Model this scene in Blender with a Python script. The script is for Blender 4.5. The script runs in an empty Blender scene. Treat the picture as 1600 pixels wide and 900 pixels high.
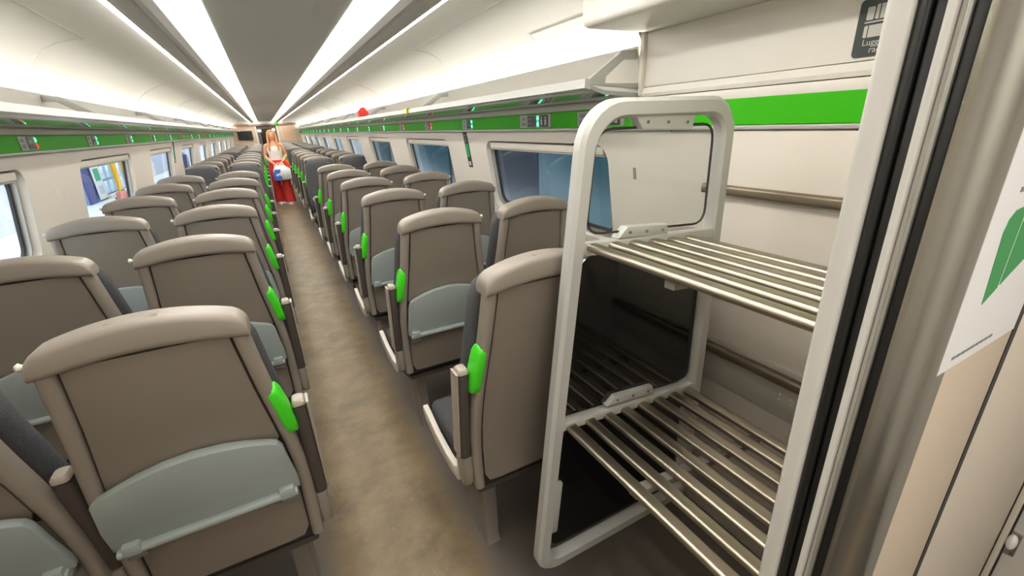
import bpy, bmesh, math, random
from mathutils import Vector, Matrix
random.seed(7)
S = bpy.context.scene
COL = S.collection
PI = math.pi
XC = 0.1564            # centre line of the carriage
HW = 1.25              # half width of the saloon at window height

# ------------------------------------------------------------------ camera
cd = bpy.data.cameras.new('camera'); cam = bpy.data.objects.new('camera', cd); COL.objects.link(cam)
cd.sensor_fit = 'HORIZONTAL'; cd.sensor_width = 36.0; cd.lens = 682.748 * 36 / 1600
cd.clip_start = 0.01; cd.clip_end = 300
def cam_matrix():
    f, vx, vy, roll = 682.748, 411.2455, 208.6487, math.radians(-2.5044)
    Y = Vector((vx - 800, -(vy - 450), -f)).normalized()
    hz = Vector((math.cos(roll), -math.sin(roll), 0))
    Z = hz.cross(Y).normalized()
    if Z.y < 0: Z = -Z
    X = Y.cross(Z)
    m = Matrix((X, Y, Z)).to_4x4()
    m.translation = Vector((0, 0, 1.56))
    return m
cam.matrix_world = cam_matrix()
S.camera = cam

# ------------------------------------------------------------------ world, exposure
S.view_settings.view_transform = 'Standard'; S.view_settings.look = 'None'
S.view_settings.gamma = 1.0; S.view_settings.use_curve_mapping = False
S.view_settings.exposure = 0.0
W = bpy.data.worlds.new('world'); S.world = W; W.use_nodes = True
bg = W.node_tree.nodes['Background']
bg.inputs['Color'].default_value = (0.82, 0.91, 1.0, 1); bg.inputs['Strength'].default_value = 3.4
STRIP = 11.5           # ceiling strip lamps
COVE_HI = 34.0         # cove lamp beside the strips
COVE_LO = 150.0         # cove lamp above the luggage rack
VEST_FILL = 6.5            # unseen lamp added behind the camera to light bulkhead and poster

# ------------------------------------------------------------------ materials
def lin(c):
    return tuple(((v / 255) / 12.92 if v / 255 <= 0.04045 else ((v / 255 + 0.055) / 1.055) ** 2.4) for v in c) + (1.0,)
MATS = {}
def mat(name, rgb, rough=0.5, metal=0.0, noise=0.0, nscale=40, bump=0.0, spec=0.5, rgb2=None, detail=4, coat=0.0):
    m = bpy.data.materials.new(name); m.use_nodes = True
    nt = m.node_tree; b = nt.nodes['Principled BSDF']
    b.inputs['Base Color'].default_value = lin(rgb); b.inputs['Roughness'].default_value = rough
    b.inputs['Metallic'].default_value = metal; b.inputs['Specular IOR Level'].default_value = spec
    b.inputs['Coat Weight'].default_value = coat
    if noise or bump or rgb2:
        tc = nt.nodes.new('ShaderNodeTexCoord'); n = nt.nodes.new('ShaderNodeTexNoise')
        n.inputs['Scale'].default_value = nscale; n.inputs['Detail'].default_value = detail
        nt.links.new(tc.outputs['Object'], n.inputs['Vector'])
        if rgb2 or noise:
            r = nt.nodes.new('ShaderNodeValToRGB')
            a = lin(rgb); c2 = lin(rgb2) if rgb2 else tuple(min(1, v * (1 + noise)) for v in a[:3]) + (1,)
            if not rgb2: a = tuple(v * (1 - noise) for v in a[:3]) + (1,)
            r.color_ramp.elements[0].color = a; r.color_ramp.elements[1].color = c2
            r.color_ramp.elements[0].position = 0.3; r.color_ramp.elements[1].position = 0.7
            nt.links.new(n.outputs['Fac'], r.inputs['Fac']); nt.links.new(r.outputs['Color'], b.inputs['Base Color'])
        if bump:
            bp = nt.nodes.new('ShaderNodeBump'); bp.inputs['Strength'].default_value = bump; bp.inputs['Distance'].default_value = 0.002
            nt.links.new(n.outputs['Fac'], bp.inputs['Height']); nt.links.new(bp.outputs['Normal'], b.inputs['Normal'])
    MATS[name] = m; return m
def emit(name, rgb, strength):
    m = bpy.data.materials.new(name); m.use_nodes = True; nt = m.node_tree
    nt.nodes.remove(nt.nodes['Principled BSDF']); e = nt.nodes.new('ShaderNodeEmission')
    e.inputs['Color'].default_value = lin(rgb); e.inputs['Strength'].default_value = strength
    nt.links.new(e.outputs['Emission'], nt.nodes['Material Output'].inputs['Surface']); MATS[name] = m; return m
def glass(name, tint, refl=0.08, trans=True):
    m = bpy.data.materials.new(name); m.use_nodes = True; nt = m.node_tree
    nt.nodes.remove(nt.nodes['Principled BSDF'])
    t = nt.nodes.new('ShaderNodeBsdfTransparent'); t.inputs['Color'].default_value = tint + (1,)
    g = nt.nodes.new('ShaderNodeBsdfGlossy'); g.inputs['Roughness'].default_value = 0.02
    f = nt.nodes.new('ShaderNodeLayerWeight'); f.inputs['Blend'].default_value = 0.5
    pw = nt.nodes.new('ShaderNodeMath'); pw.operation = 'POWER'; pw.inputs[1].default_value = 4.0
    mx = nt.nodes.new('ShaderNodeMixShader'); ad = nt.nodes.new('ShaderNodeMath'); ad.operation = 'MULTIPLY_ADD'
    ad.inputs[1].default_value = 0.55; ad.inputs[2].default_value = refl; ad.use_clamp = True
    nt.links.new(f.outputs['Facing'], pw.inputs[0]); nt.links.new(pw.outputs[0], ad.inputs[0]); nt.links.new(ad.outputs[0], mx.inputs[0])
    nt.links.new(t.outputs[0], mx.inputs[1]); nt.links.new(g.outputs[0], mx.inputs[2])
    nt.links.new(mx.outputs[0], nt.nodes['Material Output'].inputs['Surface']); MATS[name] = m; return m

taupe = mat('taupe_plastic', (142, 133, 123), 0.42, bump=0.06, nscale=900)
taupe_panel = mat('taupe_panel', (130, 121, 110), 0.38, bump=0.08, nscale=900)
taupe_dark = mat('dark_taupe_plastic', (78, 71, 66), 0.5)
groove = mat('gap_shade', (38, 34, 31), 0.7)  # near-black shell core, shade of the seat-back gaps put into its colour
fabric = mat('charcoal_fabric', (78, 78, 80), 0.9, noise=0.25, nscale=260, bump=0.3, spec=0.2)
tray_m = mat('pale_green_grey_tray', (156, 165, 162), 0.4)
cream = mat('cream_plastic', (218, 211, 199), 0.4)
tip_m = mat('light_taupe_plastic', (168, 157, 144), 0.45)
green = mat('bright_green_plastic', (72, 215, 38), 0.35)
green_strip = mat('green_vinyl', (54, 172, 0), 0.5, spec=0.2)
leg_m = mat('grey_powder_coat', (128, 121, 114), 0.5)
def floor_mat():
    m = mat('brown_floor', (100, 88, 70), 0.5); nt = m.node_tree; b = nt.nodes['Principled BSDF']; N = nt.nodes.new; L = nt.links.new
    tc = N('ShaderNodeTexCoord'); n1 = N('ShaderNodeTexNoise'); n1.inputs['Scale'].default_value = 5; n1.inputs['Detail'].default_value = 9; n1.inputs['Roughness'].default_value = .65
    n2 = N('ShaderNodeTexNoise'); n2.inputs['Scale'].default_value = 45; n2.inputs['Detail'].default_value = 4
    L(tc.outputs['Object'], n1.inputs['Vector']); L(tc.outputs['Object'], n2.inputs['Vector'])
    r1 = N('ShaderNodeValToRGB'); r1.color_ramp.elements[0].position = .32; r1.color_ramp.elements[1].position = .72
    r1.color_ramp.elements[0].color = lin((104, 88, 64)); r1.color_ramp.elements[1].color = lin((146, 126, 92))
    L(n1.outputs['Fac'], r1.inputs['Fac'])
    r2 = N('ShaderNodeValToRGB'); r2.color_ramp.elements[0].position = .62; r2.color_ramp.elements[1].position = .74
    r2.color_ramp.elements[0].color = (0, 0, 0, 1); r2.color_ramp.elements[1].color = (.35, .35, .35, 1); L(n2.outputs['Fac'], r2.inputs['Fac'])
    mx = N('ShaderNodeMix'); mx.data_type = 'RGBA'; L(r2.outputs['Color'], mx.inputs['Factor']); L(r1.outputs['Color'], mx.inputs['A']); mx.inputs['B'].default_value = lin((158, 144, 118))
    # floor colour turns greyer towards both sides, brown along the aisle
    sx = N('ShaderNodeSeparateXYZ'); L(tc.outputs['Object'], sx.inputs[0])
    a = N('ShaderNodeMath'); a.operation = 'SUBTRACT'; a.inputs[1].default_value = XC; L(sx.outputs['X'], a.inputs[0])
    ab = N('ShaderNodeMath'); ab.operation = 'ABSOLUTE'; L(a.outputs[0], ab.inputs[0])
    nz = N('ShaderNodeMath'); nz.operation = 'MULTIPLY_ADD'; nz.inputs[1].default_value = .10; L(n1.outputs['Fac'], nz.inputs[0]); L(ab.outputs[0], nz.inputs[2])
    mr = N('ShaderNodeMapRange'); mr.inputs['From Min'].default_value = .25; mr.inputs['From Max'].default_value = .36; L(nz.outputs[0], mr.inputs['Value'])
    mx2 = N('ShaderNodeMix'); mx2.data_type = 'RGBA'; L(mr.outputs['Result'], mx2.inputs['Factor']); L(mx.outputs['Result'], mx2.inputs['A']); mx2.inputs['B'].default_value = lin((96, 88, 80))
    L(mx2.outputs['Result'], b.inputs['Base Color']); return m
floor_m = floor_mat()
wall_m = mat('warm_white_wall', (216, 208, 197), 0.5, noise=0.02, nscale=3)
wall_white = mat('white_wall_panel', (226, 222, 214), 0.4)
ceil_grey = mat('grey_ceiling', (214, 213, 208), 0.6)
cove_m = mat('cream_cove_panel', (238, 236, 229), 0.55)
duct_grey = mat('grey_duct_trim', (212, 209, 203), 0.5)
rack_grey = mat('rack_grey_gloss', (176, 176, 172), 0.28, coat=0.3)
rack_under = mat('rack_underside_gloss', (150, 153, 152), 0.16, spec=0.9, coat=0.6)
rackback = mat('rack_back_panel', (196, 192, 182), 0.5)
frame_m = mat('light_grey_powder_coat', (184, 184, 179), 0.36)
steel = mat('brushed_steel', (180, 170, 154), 0.33, 1.0, bump=0.08, nscale=300)
alu = mat('aluminium', (178, 177, 171), 0.22, 0.95)
alu_dull = mat('dull_aluminium', (176, 174, 166), 0.45, 0.6)
bronze = mat('bronze_rail', (136, 124, 106), 0.38, 0.7)
plate_m = mat('grey_plate', (186, 182, 172), 0.5)
rubber = mat('black_rubber', (22, 22, 22), 0.45)
gasket = mat('window_gasket', (44, 40, 40), 0.5)
jamb_white = mat('white_jamb', (204, 201, 194), 0.35)
vest_beige = mat('beige_bulkhead', (206, 190, 170), 0.5)
poster_white = mat('poster_paper', (232, 232, 232), 0.5)
poster_green = mat('poster_green', (52, 150, 82), 0.5)
text_grey = mat('print_grey', (128, 132, 134), 0.6)
sign_black = mat('sign_black', (34, 42, 40), 0.5)
sign_white = mat('sign_print', (188, 186, 178), 0.5)
screen_m = mat('dark_screen', (24, 26, 28), 0.25)
display_grey = mat('display_plate', (164, 168, 164), 0.4)
dark_glass = mat('smoked_glass', (10, 11, 11), 0.06, spec=0.6)
clear_glass = glass('clear_glass', (0.93, 0.95, 0.94), 0.02)
win_glass = glass('window_glass', (0.88, 0.94, 0.95), 0.08)
strip_e = emit('strip_lamp', (255, 252, 247), STRIP)
cove_e = emit('cove_lamp', (255, 250, 240), COVE_HI)
cove_lo_e = emit('cove_lamp_low', (255, 250, 240), COVE_LO)
vest_fill_e = emit('vestibule_fill', (255, 250, 242), VEST_FILL)
led_green = emit('green_led', (80, 255, 165), 4.0)
led_red = emit('red_led', (255, 60, 30), 2.0)
led_amber = emit('amber_led', (255, 130, 60), 1.6)
sign_lit = emit('lit_green_sign', (60, 160, 110), 0.9)

# ------------------------------------------------------------------ mesh helpers
def link(name, me, parent=None):
    o = bpy.data.objects.new(name, me); COL.objects.link(o)
    if parent is not None: o.parent = parent
    return o
def fin(bm, name, m, parent=None, smooth=35, recalc=True):
    if recalc: bmesh.ops.recalc_face_normals(bm, faces=bm.faces)
    me = bpy.data.meshes.new(name); bm.to_mesh(me); bm.free()
    if m is not None: me.materials.append(m)
    if smooth:
        me.polygons.foreach_set('use_smooth', [True] * len(me.polygons))
        me.set_sharp_from_angle(angle=math.radians(smooth))
    return link(name, me, parent)
def tag(o, label=None, cat=None, group=None, kind=None):
    if label: o['label'] = label
    if cat: o['category'] = cat
    if group: o['group'] = group
    if kind: o['kind'] = kind
    return o
def empty(name, loc=(0, 0, 0), rz=0):
    o = bpy.data.objects.new(name, None); COL.objects.link(o); o.empty_display_size = 0.1
    o.location = loc; o.rotation_euler = (0, 0, rz); return o
def copy_tree(o, parent=None):
    c = o.copy(); COL.objects.link(c)
    if parent is not None: c.parent = parent
    for ch in list(o.children): copy_tree(ch, c)
    return c
def box(bm, x0, x1, y0, y1, z0, z1, bev=0.0, seg=2):
    vs = [bm.verts.new((x, y, z)) for x in (x0, x1) for y in (y0, y1) for z in (z0, z1)]
    fs = [bm.faces.new([vs[i] for i in q]) for q in ((0, 1, 3, 2), (4, 6, 7, 5), (0, 4, 5, 1), (2, 3, 7, 6), (0, 2, 6, 4), (1, 5, 7, 3))]
    bmesh.ops.recalc_face_normals(bm, faces=fs)
    if bev:
        es = list({e for f in fs for e in f.edges})
        bmesh.ops.bevel(bm, geom=es, offset=bev, segments=seg, profile=0.5, affect='EDGES')
def bx(name, m, parent, x0, x1, y0, y1, z0, z1, bev=0.0, seg=2):
    bm = bmesh.new(); box(bm, x0, x1, y0, y1, z0, z1, bev, seg); return fin(bm, name, m, parent)
def loft(bm, rings, cap=True, closed=True):
    R = [[bm.verts.new(p) for p in r] for r in rings]; n = len(R[0])
    for a, b in zip(R, R[1:]):
        for i in range(n if closed else n - 1):
            j = (i + 1) % n
            bm.faces.new((a[i], a[j], b[j], b[i]))
    if cap and closed:
        bm.faces.new(R[0][::-1]); bm.faces.new(R[-1])
def rrect(cx, cy, hx, hy, r, n=4):
    pts = []; r = min(r, hx * .999, hy * .999)
    for k, (sx, sy) in enumerate(((1, 1), (-1, 1), (-1, -1), (1, -1))):
        for i in range(n + 1):
            a = k * PI / 2 + i / n * PI / 2
            pts.append((cx + sx * (hx - r) + r * math.cos(a), cy + sy * (hy - r) + r * math.sin(a)))
    return pts
def tube(bm, pts, r, n=8, ry=None, closed=False):
    P = [Vector(p) for p in pts]; rings = []
    up0 = None
    for i, p in enumerate(P):
        if closed: d = (P[(i + 1) % len(P)] - P[i - 1]).normalized()
        else: d = (P[min(i + 1, len(P) - 1)] - P[max(i - 1, 0)]).normalized()
        if up0 is None:
            up0 = Vector((0, 0, 1)) if abs(d.z) < 0.9 else Vector((0, 1, 0))
        a = d.cross(up0).normalized(); b = a.cross(d).normalized(); up0 = b
        rr = r[i] if isinstance(r, (list, tuple)) else r
        r2 = ry if ry else rr
        rings.append([p + a * rr * math.cos(2 * PI * k / n) + b * r2 * math.sin(2 * PI * k / n) for k in range(n)])
    if closed: rings.append(rings[0])
    if closed:
        R = [[bm.verts.new(p) for p in r_] for r_ in rings[:-1]]
        for i in range(len(R)):
            A, B = R[i], R[(i + 1) % len(R)]
            for k in range(n): bm.faces.new((A[k], A[(k + 1) % n], B[(k + 1) % n], B[k]))
    else: loft(bm, rings)
def prism(bm, poly, fn0, fn1, bev=0.0, seg=2):
    """polygon (a,b) extruded between two maps to 3-D"""
    A = [bm.verts.new(fn0(*p)) for p in poly]; B = [bm.verts.new(fn1(*p)) for p in poly]
    fs = [bm.faces.new(A[::-1]), bm.faces.new(B)]
    n = len(poly)
    rim = []
    for i in range(n):
        fs.append(bm.faces.new((A[i], A[(i + 1) % n], B[(i + 1) % n], B[i])))
    bmesh.ops.recalc_face_normals(bm, faces=fs)
    if bev:
        es = [e for f in fs[:2] for e in f.edges]
        bmesh.ops.bevel(bm, geom=list(set(es)), offset=bev, segments=seg, profile=0.5, affect='EDGES')
def lerp_tab(tab, z):
    if z <= tab[0][0]: return tab[0][1]
    for (a, b), (c, d) in zip(tab, tab[1:]):
        if z <= c: return b + (d - b) * (z - a) / (c - a)
    return tab[-1][1]
ORD = ['nearest', 'second', 'third', 'fourth', 'fifth', 'sixth', 'seventh', 'eighth', 'ninth', 'tenth', 'eleventh', 'twelfth', 'thirteenth',
       'fourteenth', 'fifteenth', 'sixteenth', 'seventeenth', 'eighteenth', 'nineteenth', 'twentieth', 'twenty-first', 'twenty-second', 'twenty-third', 'twenty-fourth']
def quad_sheet(bm, prof, y0, y1, ny=1):
    rows = [[bm.verts.new((x, y0 + (y1 - y0) * j / ny, z)) for x, z in prof] for j in range(ny + 1)]
    for a, b in zip(rows, rows[1:]):
        for i in range(len(prof) - 1): bm.faces.new((a[i], a[i + 1], b[i + 1], b[i]))

# ------------------------------------------------------------------ the room
YEND = 22.0; YB0, YB1 = 0.15, 0.264
def struct(o): o['kind'] = 'structure'; return o
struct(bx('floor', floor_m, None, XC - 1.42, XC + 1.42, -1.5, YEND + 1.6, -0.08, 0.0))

# ceiling: root with grey middle panel, duct trims, cove panels
ceil = struct(empty('ceiling', (XC, 0, 2.03)))
def cchild(name, m, prof, y0, y1, th=0.012, ny=1, par=ceil):
    """profile (a, z) world heights, closed into a thin shell thickened upwards"""
    bm = bmesh.new()
    lo = [(a, z - 2.03) for a, z in prof]; hi = [(a, z - 2.03 + th) for a, z in prof][::-1]
    ring = lo + hi
    loft(bm, [[(a, y0 + (y1 - y0) * j / ny, z) for a, z in ring] for j in range(ny + 1)])
    return fin(bm, name, m, par)
for i in range(5):
    y0 = 0.3 + i * 4.34; cchild('middle_panel', ceil_grey, [(-0.262, 2.034), (0.262, 2.034)], y0, y0 + 4.335)
COVE = [(0.556, 2.008), (0.60, 2.030), (0.70, 2.05), (0.80, 2.057), (0.88, 2.055), (0.96, 2.041), (1.03, 2.015), (1.09, 1.98), (1.14, 1.94), (1.19, 1.888), (1.225, 1.838), (1.2485, 1.79)]
for s in (-1, 1):
    cchild('duct_trim', duct_grey, [(s * .395, 2.036), (s * .402, 2.012), (s * .43, 1.998), (s * .455, 2.002), (s * .47, 1.994), (s * .50, 1.987), (s * .524, 1.991)], 0.3, YEND)
    y0 = 0.3 if s < 0 else 1.47
    cchild('cove_panel', cove_m, [(s * a, z) for a, z in COVE], y0, YEND, 0.01)
    # roof void closed above
# lamps in the ceiling
def lamp(name, label, s, prof, m, y0=0.3, y1=YEND):
    bm = bmesh.new(); ring = prof + [(a, z + 0.006) for a, z in prof][::-1]
    loft(bm, [[(XC + s * a, y, z) for a, z in ring] for y in (y0, y1)])
    return tag(fin(bm, name, m, None), label, 'lamp', 'linear lamps of the ceiling')
for s, side in ((-1, 'left'), (1, 'right')):
    lamp('strip_lamp', 'wide white strip lamp along the %s edge of the grey ceiling panel' % side, s, [(.262, 2.032), (.362, 2.028)], strip_e)
    lamp('strip_lamp', 'thin white strip lamp just outside the wide %s ceiling strip' % side, s, [(.374, 2.028), (.394, 2.030)], strip_e)
    lamp('cove_lamp', 'thin cove lamp washing the upper edge of the %s ceiling cove' % side, s, [(.526, 1.992), (.552, 1.999)], cove_e)
    lamp('cove_lamp', 'hidden uplight along the top of the %s luggage rack back' % side, s, [(1.2215, 1.806), (1.2365, 1.806)], cove_lo_e, 0.3 if s < 0 else 1.48)
# seams of the cove covers
def cove_pt(t):
    """t = a value along the cove"""
    return lerp_tab([(a, z) for a, z in COVE], t)
def seam(s, pts, w=0.004):
    bm = bmesh.new(); P = []
    for a, y in pts: P.append((s * a, y, cove_pt(a) - 2.03 - 0.001))
    tube(bm, P, w / 2, 5); return fin(bm, 'cover_seam', duct_grey, ceil)
for s in (-1, 1):
    ys = 0.5 if s < 0 else 1.5
    arc = [(0.865, ys), (0.865, 3.0), (0.865, 3.29), (0.92, 3.287), (0.98, 3.285), (1.055, 3.30), (1.12, 3.36), (1.17, 3.45), (1.20, 3.52), (1.225, 3.58)]
    seam(s, arc)
    for k in range(1, 9):
        yy = 3.6 + 2.2 * k
        if yy < YEND - 0.5: seam(s, [(a, yy) for a in (0.9, 0.96, 1.03, 1.09, 1.14, 1.185, 1.215)])
seam(1, [(1.11, 1.5), (1.11, 2.13)]); seam(1, [(1.11, 2.13), (1.14, 2.135), (1.185, 2.14), (1.215, 2.14)])
# outer roof that keeps the daylight out
struct(bx('trim_1', ceil_grey, None, XC - 1.5, XC + 1.5, -1.5, YEND + 1.6, 2.12, 2.16))

# side walls with window openings
WINP, WINL, NWIN = 2.16, 1.37, 9
WINS = {1: 1.70, -1: 1.81}
WZ0, WZ1 = 0.955, 1.445
TILT = 0.14            # the window band leans inwards towards the top
def lean(root, s, zoff=0.0):
    for o in root.children:
        for v in o.data.vertices: v.co.x += s * TILT * (1.52 - min(1.52, max(.90, v.co.z + zoff)))
def wall(name, s):
    root = struct(empty(name, (XC + s * HW, 0, 0))); WIN0 = WINS[s]
    y0 = -0.0 if s < 0 else YB1
    # below and above the windows
    bm = bmesh.new()
    box(bm, 0, s * 0.07, YB1, YEND, 0.0, 0.90); fin(bm, 'lower_panel', wall_m, root)
    bm = bmesh.new(); box(bm, 0, s * 0.07, YB1, YEND, 1.52, 2.13); fin(bm, 'upper_panel', wall_m, root)
    edges = [YB1] + [WIN0 + WINP * k - (WINP - WINL) / 2 for k in range(NWIN)] + [WIN0 + WINP * NWIN - (WINP - WINL) / 2, YEND]
    for k in range(len(edges) - 1):
        a, b = edges[k], edges[k + 1]
        bm = bmesh.new()
        if 1 <= k <= NWIN:
            cy = WIN0 + WINP * (k - 1) + WINL / 2
            inner = rrect(cy, (WZ0 + WZ1) / 2, WINL / 2, (WZ1 - WZ0) / 2, 0.09, 6)
            outer = []
            cz = (0.90 + 1.52) / 2; oy = (b - a) / 2; oz = 0.31; ocy = (a + b) / 2
            for (py, pz) in inner:   # matched points on the rectangle
                qy = (py - cy) / (WINL / 2); qz = (pz - (WZ0 + WZ1) / 2) / ((WZ1 - WZ0) / 2)
                mm = max(abs(qy), abs(qz)); qy /= mm; qz /= mm
                outer.append((ocy + qy * oy, cz + qz * oz))
            rings = [[(0.0, y, z) for y, z in outer], [(0.0, y, z) for y, z in inner], [(s * 0.055, cy + (y - cy) * .985, 1.205 + (z - 1.205) * .96) for y, z in inner]]
            loft(bm, rings, cap=False); o = fin(bm, 'window_panel', wall_m, root)
        else:
            box(bm, 0, s * 0.07, a + (0.001 if k else 0), b, 0.90, 1.52); fin(bm, 'plain_panel', wall_m, root)
        if 1 <= k <= NWIN:      # slots between the windows
            for dy in (0.0, 0.10):
                if k == 1 and False: continue
                yy = b - 0.05 + dy - 0.35 * 0
                bx('blind_slot', duct_grey, root, -s * 0.002, s * 0.004, yy - 0.009 - 0.0, yy + 0.009, 1.245, 1.325, 0.003)
    if s > 0: bx('blind_slot', taupe, root, -0.002, 0.004, 1.512, 1.532, 1.298, 1.350, 0.003)
    lean(root, s)
    return root
wl = wall('wall_left', -1); wr = wall('wall_right', 1)
def rr_ring(bm, cy, cz, hy, hz, r, w, x0, x1):
    """rounded rectangular ring of width w between x0 and x1"""
    o = rrect(cy, cz, hy, hz, r, 6); i = rrect(cy, cz, hy - w, hz - w, max(r - w, 0.01), 6)
    R = [[bm.verts.new((x, y, z)) for y, z in q] for x, q in ((x0, o), (x0, i), (x1, i), (x1, o))]
    n = len(o)
    for a in range(4):
        A, B = R[a], R[(a + 1) % 4]
        for k in range(n): bm.faces.new((A[k], A[(k + 1) % n], B[(k + 1) % n], B[k]))
nwin = 0
for s in (-1, 1):
    for k in range(NWIN):
        nwin += 1
        cy = WINS[s] + WINP * k + WINL / 2; x = XC + s * HW
        w = struct(empty('window_%d' % nwin, (x, cy, 1.205)))
        hy, hz = WINL / 2 * .985, 0.24 * .96
        bm = bmesh.new(); rr_ring(bm, 0, 0, hy, hz, 0.085, 0.014, s * 0.03, s * 0.058); fin(bm, 'window_frame', alu_dull, w)
        bm = bmesh.new(); rr_ring(bm, 0, 0, hy - 0.012, hz - 0.01, 0.08, 0.022, s * 0.052, s * 0.064); fin(bm, 'gasket', gasket, w)
        bm = bmesh.new(); vs = [bm.verts.new((s * 0.062, y, z)) for y, z in rrect(0, 0, hy - .02, hz - .02, .07, 6)]
        bm.faces.new(vs); fin(bm, 'pane', win_glass, w, smooth=0)
        bx('blind_cassette', cream, w, s * 0.012, s * 0.050, -hy + 0.04, hy - 0.04, 0.188, 0.228, 0.006)
        bx('blind_rail', alu_dull, w, s * 0.016, s * 0.046, -hy + 0.035, hy - 0.035, 0.178, 0.187, 0.003)
        lean(w, s, 1.205)

# green strip, its rails (both sides)
for i, s in enumerate((-1, 1)):
    x = XC + s * HW
    t = struct(empty('trim_%d' % (2 + i), (x, 0, 1.56)))
    bx('green_band', green_strip, t, -s * 0.012, s * 0.0, YB1 + .001, YEND - .001, -0.038, 0.042)
    bx('lower_rail', rack_grey, t, -s * 0.020, 0, YB1 + .001, YEND - .001, -0.052, -0.039, 0.003)
    bx('upper_rail', wall_white, t, -s * 0.016, 0, YB1 + .001, YEND - .001, 0.043, 0.074, 0.003)

# ------------------------------------------------------------------ overhead luggage racks
for s, side in ((-1, 'left'), (1, 'right')):
    y0 = 0.35 if s < 0 else 1.475
    r = empty('overhead_luggage_rack', (XC + s * HW, y0, 1.66))
    tag(r, 'long grey overhead luggage rack above the %s hand windows' % side, 'luggage rack', 'overhead luggage racks')
    L = YEND - 0.09 - y0
    X = lambda a: s * (a - HW)
    def shelf(name, m, prof, par=r, l0=0.0, l1=L):
        bm = bmesh.new(); loft(bm, [[(X(a), y, z - 1.66) for a, z in prof] for y in (l0, l1)]); return fin(bm, name, m, par)
    shelf('shelf', rack_under, [(1.234, 1.637), (1.05, 1.648), (0.985, 1.668), (0.985, 1.682), (1.05, 1.664), (1.234, 1.652)])
    shelf('front_lip', rack_grey, [(0.955, 1.672), (0.984, 1.666), (0.984, 1.696), (0.972, 1.706), (0.958, 1.704)])
    shelf('back_panel', rackback, [(1.236, 1.653), (1.249, 1.653), (1.249, 1.785), (1.228, 1.79), (1.219, 1.824), (1.212, 1.822)])
    for k in range(10):
        yb = (3.62 + 2.2 * k if k else 1.50) - y0 if s > 0 else 3.60 + 2.2 * (k - 1) - y0
        if k == 0 and s > 0: yb = 0.006
        elif s > 0: yb = 3.62 + 2.2 * (k - 1) - y0
        if yb < 0 or yb > L - 0.1: continue
        poly = [(0.975, 1.700), (1.12, 1.790), (1.14, 1.806), (1.213, 1.812), (1.216, 1.778), (1.155, 1.776), (1.065, 1.714), (1.06, 1.690), (1.235, 1.690), (1.235, 1.668), (0.99, 1.684)]
        bm = bmesh.new(); prism(bm, poly, lambda a, z: (X(a), yb, z - 1.66), lambda a, z: (X(a), yb + 0.022, z - 1.66), 0.003)
        fin(bm, 'bracket', rack_grey, r)
# things lying up on the racks
b = empty('bag', (XC + 1.04, 6.3, 1.672)); tag(b, 'small red bag lying on the right overhead luggage rack', 'bag')
bm = bmesh.new()
loft(bm, [[(x, y, z) for x, y in rrect(0, 0, hx, hy, .04, 4)] for z, hx, hy in ((0, .05, .09), (.03, .06, .10), (.08, .06, .09), (.13, .04, .07), (.15, .02, .04))])
fin(bm, 'bag_body', mat('red_cloth', (214, 52, 44), 0.8), b)
bm = bmesh.new(); tube(bm, [(-.05, -.06, .08), (-.07, -.04, .12), (-.07, .04, .12), (-.05, .06, .08)], .006, 6); fin(bm, 'handle', MATS['red_cloth'], b)
y = empty('ticket_tag', (XC + 0.950, 3.95, 1.69)); tag(y, 'small yellow tag hung over the right rack lip', 'tag')
bx('tag_card', mat('yellow_card', (220, 200, 60), 0.6), y, -0.004, 0.0, -0.035, 0.035, -0.022, 0.02, 0.001); bx('tag_fold', MATS['yellow_card'], y, 0.0, 0.03, -0.035, 0.035, 0.018, 0.02)

# ------------------------------------------------------------------ bulkhead, doorway and vestibule
# right bulkhead (camera side of the luggage stack)
bh = struct(empty('wall_bulkhead_right', (0.56, YB0, 0)))
bx('bulkhead_core', vest_beige, bh, 0.055, 0.90, 0.012, 0.109, 0.0, 2.12)
bx('saloon_skin', wall_m, bh, 0.03, 0.90, 0.1095, 0.1135, 0.0, 2.12)
def jamb(name, m, y0, y1, x0, x1, bev=0.002):
    return bx(name, m, bh, x0 - .56, x1 - .56, y0 - YB0, y1 - YB0, 0.0, 2.12, bev, 3)
jamb('white_jamb', jamb_white, .2405, .264, .560, .62, .006)
jamb('rubber_seal', rubber, .2285, .2395, .566, .62, .004)
jamb('rubber_seal', rubber, .2155, .2275, .570, .62, .003)
jamb('seal_carrier', jamb_white, .2075, .2150, .560, .62, .002)
jamb('channel_wall', duct_grey, .2020, .2070, .568, .62, .001)
jamb('channel_wall', alu_dull, .1975, .2015, .563, .62, .001)
jamb('rubber_seal', rubber, .1850, .1970, .566, .62, .003)
bm = bmesh.new()
ring = [(.06, 0.0), (.037, 0.0)] + [(.037 - .037 * math.sin(t * PI / 24), .0345 - .0345 * math.cos(t * PI / 24)) for t in range(1, 13)] + [(.06, .0345)]
loft(bm, [[(x, y, z) for x, y in ring] for z in (0, 2.12)]); fin(bm, 'rounded_pillar', alu, bh)
bx('bulkhead_skin', vest_beige, bh, 0.061, 0.262, 0.001, 0.012, 0.0, 2.12, 0.002)
bx('panel_gap', rubber, bh, 0.2622, 0.2798, 0.0004, 0.012, 0.0, 2.12)
bx('bulkhead_skin', mat('pale_beige_skin', (216, 206, 192), 0.45), bh, 0.280, 0.885, 0.001, 0.012, 0.0, 2.12, 0.002)
# left bulkhead, header
bl = struct(empty('wall_bulkhead_left', (XC - .404, YB0, 0)))
bx('bulkhead_core', vest_beige, bl, -0.90, 0, 0, 0.114, 0, 2.12, .01)
hd = struct(bx('wall_header', wall_m, None, XC - .404, .56, YB0, YB1, 2.03, 2.12))
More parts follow.
